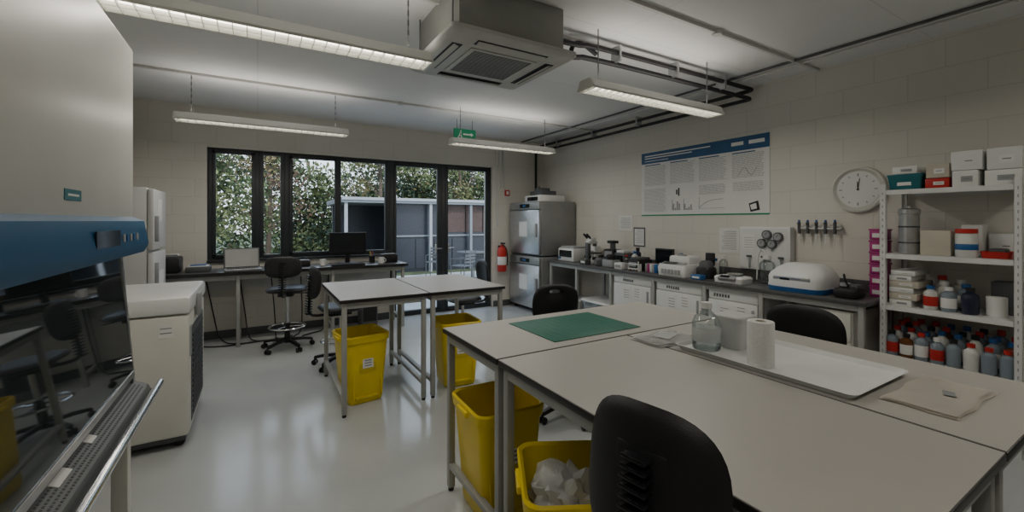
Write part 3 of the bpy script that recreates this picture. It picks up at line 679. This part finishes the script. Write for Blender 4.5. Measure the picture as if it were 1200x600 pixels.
for x,w_,h_,nm in ((.25,.22,.05,'desk_telephone'),(.52,.16,.08,'card_reader'),(1.65,.22,.12,'equipment_case')):
    m=MB(); m.box((0,0,h_/2),(w_,.18,h_),M_black if x>.3 else M_dgrey,bev=.01).box((0,-.04,h_+.004),(w_*.7,.08,.01),M_grey,bev=.003).tube([(-w_*.3,.06,h_),(-w_*.25,.06,h_+.03),(w_*.25,.06,h_+.03),(w_*.3,.06,h_)],.008,M_black,smooth=1); m.done(nm,(x,6.3,D))
m=MB()
for k in range(6):
    pts=[(-.9+.35*k,6.44,.8),(-.8+.33*k,6.42,.35),(-.7+.3*k,6.3,.02),(-.4+.2*k,6.08+.03*k,.012),(0+.1*k,6.15,.012)]
    m.tube(pts,.008,M_black,smooth=3,seg=6)
m.done('cable_bundle')
m=MB(); m.loft([(0,.22,.3,.02),(.34,.22,.3,.02)],M_dgrey).box((0,-.152,.2),(.18,.004,.2),M_black); m.done('computer_tower',(1.35,6.3,0))

m=MB(); m.lathe((0,0,0),[(.07,0),(.08,.015),(.08,.36),(.06,.42),(.025,.44),(.02,.47)],M_red); m.box((0,-.03,.49),(.03,.12,.03),M_black,bev=.005)
m.tube([(0,.03,.47),(.07,0,.44),(.1,-.02,.3),(.09,-.02,.1)],.01,M_black,smooth=2); m.lathe((0,0,0),[(.0805,.12),(.081,.121),(.081,.26),(.0805,.261)],M_paper)
m.box((0,.095,.3),(.04,.03,.3),M_black); m.done('fire_extinguisher',(3.66,6.48,.62))
MB().bx(3.78,3.87,6.57,6.6,1.95,2.05,M_red,.004).bx(3.8,3.85,6.565,6.57,1.97,2.03,M_paper).done('fire_call_point')
m=MB()
for k,x in enumerate((3.62,3.70,3.76)): m.cyl((x,6.58,2.08 if k else 1.4),(x,6.58,2.94),.012,M_cond,seg=10)
m.done('wall_conduits')
m=MB(); m.bx(-.17,.17,-.012,.012,0,.15,M_exit,.004)
m.box((.03,-.014,.075),(.12,.003,.02),M_paper); m.prism([(.09,.045),(.09,.105),(.13,.075)],-.0155,-.012,'y',M_paper)
m.sph((-.07,-.014,.12),.012,M_paper,sc=(1,.2,1)); m.box((-.075,-.014,.085),(.02,.003,.05),M_paper,rot=(0,.3,0)); m.box((-.095,-.014,.045),(.012,.003,.05),M_paper,rot=(0,.6,0)); m.box((-.06,-.014,.045),(.012,.003,.05),M_paper,rot=(0,-.4,0))
for s in(-.12,.12): m.cyl((s,0,.15),(s,0,.285),.004,M_chain,seg=6)
m.done('exit_sign',(2.55,5.6,2.665))

# ------------------------------------------------------------ pendant lights
def pendant(xc,y,z=2.47,L=1.55,p=30):
    m=MB(); h=.075
    outer=[(-.085,0),(-.092,.012),(-.055,h),(.055,h),(.092,.012),(.085,0),(.078,.002),(.05,h-.008),(-.05,h-.008),(-.078,.002)]
    m.rings([[(a,q[0],q[1]) for q in outer] for a in(-L/2,L/2)],M_ltw,cap0=False,cap1=False)
    for s in(-1,1): m.prism([(-.09,0),(-.055,h),(.055,h),(.09,0)],s*L/2,s*(L/2+.012),'x',M_ltw)
    m.box((0,0,.048),(L-.02,.075,.004),M_emit)
    for yy in(-.027,.027): m.cyl((-L/2+.03,yy,.032),(L/2-.03,yy,.032),.012,M_emit,seg=10)
    n=int(L/.06)
    for k in range(n): m.box((-L/2+(k+.5)*L/n,0,.012),(.003,.155,.022),M_ltw)
    m.box((0,0,.012),(L-.01,.004,.022),M_ltw)
    m.box((0,0,h+.008),(L*.9,.05,.012),M_ltw)
    for s in(-L/2+.12,L/2-.12):
        nn=int((H-z-h)/.03)
        for k in range(nn):
            zz=h+.02+k*(H-z-h-.01)/nn
            m.box((s,0,zz),(.010 if k%2 else .004,.004 if k%2 else .010,.034),M_chain)
    o=m.done('pendant_light',(xc,y,z))
    for nm,zz,rx,pw,w_ in (('lamp_down',-.006,0,p,.15),('lamp_up',h+.03,math.pi,p*.34,.12)):
        l=bpy.data.lights.new(nm,'AREA'); l.shape='RECTANGLE'; l.size=L-.05; l.size_y=w_; l.energy=pw; l.color=(1,.94,.84)
        lo=bpy.data.objects.new(nm,l); scene.collection.objects.link(lo); lo.parent=o; lo.location=(0,0,zz); lo.rotation_euler=(rx,0,0)
P=11
pendant(.14,2.58,p=P); pendant(2.86,2.43,p=P); pendant(.10,5.17,p=P); pendant(2.87,5.0,p=P)
pendant(.14,-.1,p=P*.6); pendant(2.86,-.1,p=P*.75)

# ------------------------------------------------------------ ceiling air con
m=MB(); ax0,ax1,ay0,ay1,az=.955,1.87,2.26,3.10,2.60
cx,cy=(ax0+ax1)/2,(ay0+ay1)/2
m.bx(ax0+.07,ax1-.07,ay0+.07,ay1-.07,az+.04,H-.003,M_acg,.004)
m.loft([(az+.045,ax1-ax0,.84,.03),(az+.02,ax1-ax0,.84,.03),(az,ax1-ax0-.05,.79,.03)],M_acw,c=(cx,cy,0))
m.bx(cx-.25,cx+.25,cy-.23,cy+.23,az-.008,az+.002,M_acw,.003)
for k in range(22): m.bx(cx-.22,cx+.22,cy-.205+k*.0187,cy-.197+k*.0187,az-.010,az-.007,M_dgrey)
for s in(-1,1):
    m.bx(cx-.26,cx+.26,cy+s*.315-.035,cy+s*.315+.035,az-.003,az+.002,M_black,.001); m.box((cx,cy+s*.32,az-.008),(.5,.035,.006),M_acw,rot=(s*.35,0,0))
    m.bx(cx+s*.35-.035,cx+s*.35+.035,cy-.24,cy+.24,az-.003,az+.002,M_black,.001); m.box((cx+s*.355,cy,az-.008),(.035,.46,.006),M_acw,rot=(0,-s*.35,0))
m.bx(ax1-.075,ax1-.05,ay0+.15,ay0+.4,az+.1,az+.25,M_acw,.004)
for y in(ay0+.12,ay1-.12):
    for x in(ax0+.05,ax1-.05): m.cyl((x,y,az+.05),(x,y,H-.001),.006,M_chain,seg=8)
m.done('ceiling_cassette_aircon')
m=MB()
for dz,dy,x1_,yE in ((0,0,4.42,6.5),(-.075,.05,4.47,6.5)):
    z=2.86+dz; y=2.52+dy
    m.tube([(ax1-.068,y,z-.03),(2.1,y,z-.03),(2.2,y,z),(x1_-.12,y,z),(x1_-.03,y,z),(x1_,y+.03,z),(x1_,y+.12,z),(x1_,yE-.1,z)],.02,M_pipe,smooth=2,seg=12)
m.tube([(ax1-.068,2.62,2.73),(2.0,2.62,2.72),(2.08,2.62,2.76),(2.1,2.6,2.88),(2.16,2.56,2.88),(2.3,2.56,2.82)],.018,M_pipe,smooth=2,seg=10)
m.tube([(4.42,6.45,2.86),(4.42,6.53,2.86),(4.42,6.55,2.8),(4.42,6.55,2.3),(4.42,6.55,1.99)],.022,M_pipe,smooth=2,seg=10)
for x in(2.5,3.2,3.9): m.box((x,2.54,2.85),(.02,.10,.13),M_steel)
for y in(3.2,4.1,5.0,5.9): m.box((4.45,y,2.85),(.10,.02,.13),M_steel)
m.done('refrigerant_pipes')
m=MB()
for y in(2.66,5.17): m.bx(-1.28,4.58,y-.012,y+.012,H-.025,H-.001,M_cond)
m.tube([(4.13,-2.5,H-.015),(4.13,6.58,H-.015)],.012,M_dgrey); m.tube([(4.25,-2.5,H-.015),(4.25,6.58,H-.015)],.010,M_cond)
m.bx(1.9,4.58,1.98,2.005,H-.025,H-.001,M_cond)
for x,y in((1.5,5.17),(3.9,2.66),(3.0,1.99)): m.cyl((x,y,H-.035),(x,y,H-.001),.035,M_cond)
m.done('ceiling_conduits')

# ------------------------------------------------------------ outdoors
M_pave=mat('paving',(.36,.37,.36),.8,scale=2,var=.15,bump=.2)
M_grass=mat('grass',(.07,.09,.04),.9,scale=4,var=.4)
MB().bx(-30,40,YB+.3,11.9,-.15,-.04,M_pave).done('patio_ground')
MB().bx(-30,40,11.9,60,-.16,-.05,M_grass).done('grass_ground')
leafm=[mat('leaf_%d'%i,c,.8,var=.3,scale=3) for i,c in enumerate(((.065,.10,.04),(.15,.18,.075),(.03,.055,.03),(.20,.17,.075),(.13,.08,.055)))]
M_bark=mat('bark',(.11,.085,.065),.9,bump=.6,bscale=30)
def foliage(name,clumps,n,size,weights,trunk=None):
    cs=np.array([c[:3] for c in clumps]);rs=np.array([c[3] for c in clumps]); vol=rs**2; idx=np.random.choice(len(cs),n,p=vol/vol.sum())
    d=np.random.normal(size=(n,3)); d/=np.linalg.norm(d,axis=1)[:,None]; rad=rs[idx]*(.45+.6*np.random.rand(n))
    c=cs[idx]+d*rad[:,None]; c[:,2]=np.maximum(c[:,2],.05)
    u=np.random.normal(size=(n,3)); u/=np.linalg.norm(u,axis=1)[:,None]; v=np.cross(u,np.random.normal(size=(n,3))); v/=np.linalg.norm(v,axis=1)[:,None]
    s=size*(.6+.8*np.random.rand(n))[:,None]; u=u*s; v=v*s*.5
    V=np.stack([c-u,c-v,c+u,c+v],1).reshape(-1,3); F=np.arange(4*n).reshape(-1,4)
    me=bpy.data.meshes.new(name); me.from_pydata(V.tolist(),[],F.tolist())
    for mm in leafm: me.materials.append(mm)
    cw=[np.random.choice(5,p=weights) for _ in clumps]
    mi=np.where(np.random.rand(n)<.7,np.array(cw)[idx],np.random.choice(5,n,p=weights)); me.polygons.foreach_set('material_index',mi.astype(np.int32))
    o=bpy.data.objects.new(name,me); scene.collection.objects.link(o)
    if trunk:
        mb=MB()
        for p,r in trunk: mb.tube(p,r,M_bark,smooth=1,seg=7)
        t=mb.done('trunk'); t.parent=o
    return o
cl=[]
for k in range(120): cl.append((random.uniform(-9,17),random.uniform(20.5,23),random.uniform(.3,4.6),random.uniform(.8,1.5)))
foliage('hedge',cl,65000,.10,[.30,.25,.34,.08,.03])
def tree(x,y,hh,wt,n=5000,sp=1.,sz=.065):
    cl=[(x+random.gauss(0,sp),y+random.gauss(0,.5),hh*random.uniform(.25,1),random.uniform(.35,.75)) for _ in range(22)]
    tr=[([(x,y,-.05),(x+.1,y,hh*.4),(x,y,hh*.9)],.08)]
    for k in range(14):
        a=random.uniform(0,6.28); z=random.uniform(.5,hh*.6); l=random.uniform(.8,1.5)
        tr.append(([(x,y,z),(x+math.cos(a)*l*.5,y+math.sin(a)*l*.3,z+l*.5),(x+math.cos(a)*l,y+math.sin(a)*l*.5,z+l*1.3)],.018))
    foliage('tree',cl,n,sz,wt,tr)
tree(-1.6,12.6,4.2,[.3,.5,.15,.05,0],6000,.8); tree(.25,15.5,4.6,[.1,.25,.1,.15,.4],3000,.45); tree(-5,15,5.5,[.4,.2,.4,0,0])
tree(4.3,18,6,[.2,.4,.2,.15,.05],4500); tree(8.0,18.2,5,[.2,.35,.15,.2,.1],4500); tree(12,18,6,[.3,.3,.2,.1,.1])
# garden building
M_roof=mat('shelter_roof_grey',(.18,.20,.22),.5); M_sw=mat('shelter_brown_panel',(.07,.042,.036),.6,var=.2,scale=6); M_sd=mat('shelter_dark',(.025,.03,.04),.3); M_fas=mat('shelter_fascia',(.32,.34,.36),.5)
m=MB(); m.bx(2.0,9.8,12.4,15.6,2.02,2.16,M_roof).bx(1.97,9.83,12.36,12.4,2.09,2.17,M_fas)
m.bx(2.1,9.7,15.0,15.1,-.05,2.02,M_sd).bx(9.6,9.7,12.7,15.0,-.05,2.02,M_sw)
m.bx(3.5,9.6,12.72,12.76,-.05,2.02,M_sd)
for k in range(7): m.bx(5.2+k*.62,5.2+k*.62+.59,12.69,12.72,1.15,2.0,M_sw)
for k in range(10): m.bx(3.55+k*.6,3.55+k*.6+.56,12.69,12.72,.05,.95,M_sd)
m.bx(3.5,9.6,12.66,12.72,1.02,1.07,M_roof)
for x in(2.1,3.45,4.55,5.9,7.3,8.7): m.bx(x-.04,x+.04,12.46,12.54,-.05,2.02,M_fas if x in(2.1,4.55) else M_roof)
m.done('garden_shelter')
def gchair(x,y,rz):
    m=MB()
    for sx in(-.2,.2):
        m.tube([(sx,-.2,0),(sx,-.22,.45),(sx,-.26,.85)],.012,M_dgrey); m.tube([(sx,.2,0),(sx,.18,.45)],.012,M_dgrey); m.tube([(sx,-.22,.64),(sx,.2,.62),(sx,.2,.45)],.01,M_dgrey)
    m.box((0,0,.45),(.42,.42,.02),M_dgrey,bev=.005)
    for k in range(4): m.box((0,-.235-.006*k,.55+k*.08),(.4,.012,.05),M_dgrey)
    m.done('patio_chair',(x,y,-.04),rz)
gchair(4.3,9.6,.5); gchair(5.5,10.6,-1); gchair(4.1,10.9,2.5)
m=MB(); m.cyl((0,0,.70),(0,0,.73),.4,M_dgrey,seg=32).cyl((0,0,0),(0,0,.70),.03,M_dgrey).cyl((0,0,0),(0,0,.02),.25,M_dgrey); m.done('patio_table',(4.9,10.3,-.04))
MB().bx(2.55,2.63,9.4,9.48,-.04,2.0,M_fas,.005).bx(2.5,2.68,9.35,9.53,-.04,.0,M_grey).sph((2.59,9.44,2.03),.07,M_wpl).done('garden_lamp_post')

# ------------------------------------------------------------ world, camera
wd=bpy.data.worlds.new('World'); scene.world=wd; wd.use_nodes=True; nt=wd.node_tree
bg=nt.nodes['Background']; tc=nt.nodes.new('ShaderNodeTexCoord'); sp=nt.nodes.new('ShaderNodeSeparateXYZ'); cr=nt.nodes.new('ShaderNodeValToRGB')
nt.links.new(tc.outputs['Generated'],sp.inputs[0]); nt.links.new(sp.outputs['Z'],cr.inputs['Fac']); nt.links.new(cr.outputs['Color'],bg.inputs['Color'])
cr.color_ramp.elements[0].color=(.78,.87,.95,1); cr.color_ramp.elements[1].color=(.48,.66,.93,1); bg.inputs['Strength'].default_value=2.9
s=bpy.data.lights.new('sun','SUN'); s.energy=2.2; s.angle=R(10); s.color=(1,.93,.8); so=bpy.data.objects.new('sun',s); scene.collection.objects.link(so); so.rotation_euler=(R(50),0,R(20)) 
cam=bpy.data.cameras.new('camera'); co=bpy.data.objects.new('camera',cam); scene.collection.objects.link(co)
co.location=(0,0,1.5); co.rotation_euler=(R(90),0,R(-30.8)); cam.sensor_width=36; cam.lens=15.0; cam.shift_y=-41/1200; cam.clip_start=.02
scene.camera=co
scene.view_settings.view_transform='AgX'
scene.view_settings.exposure=0.0
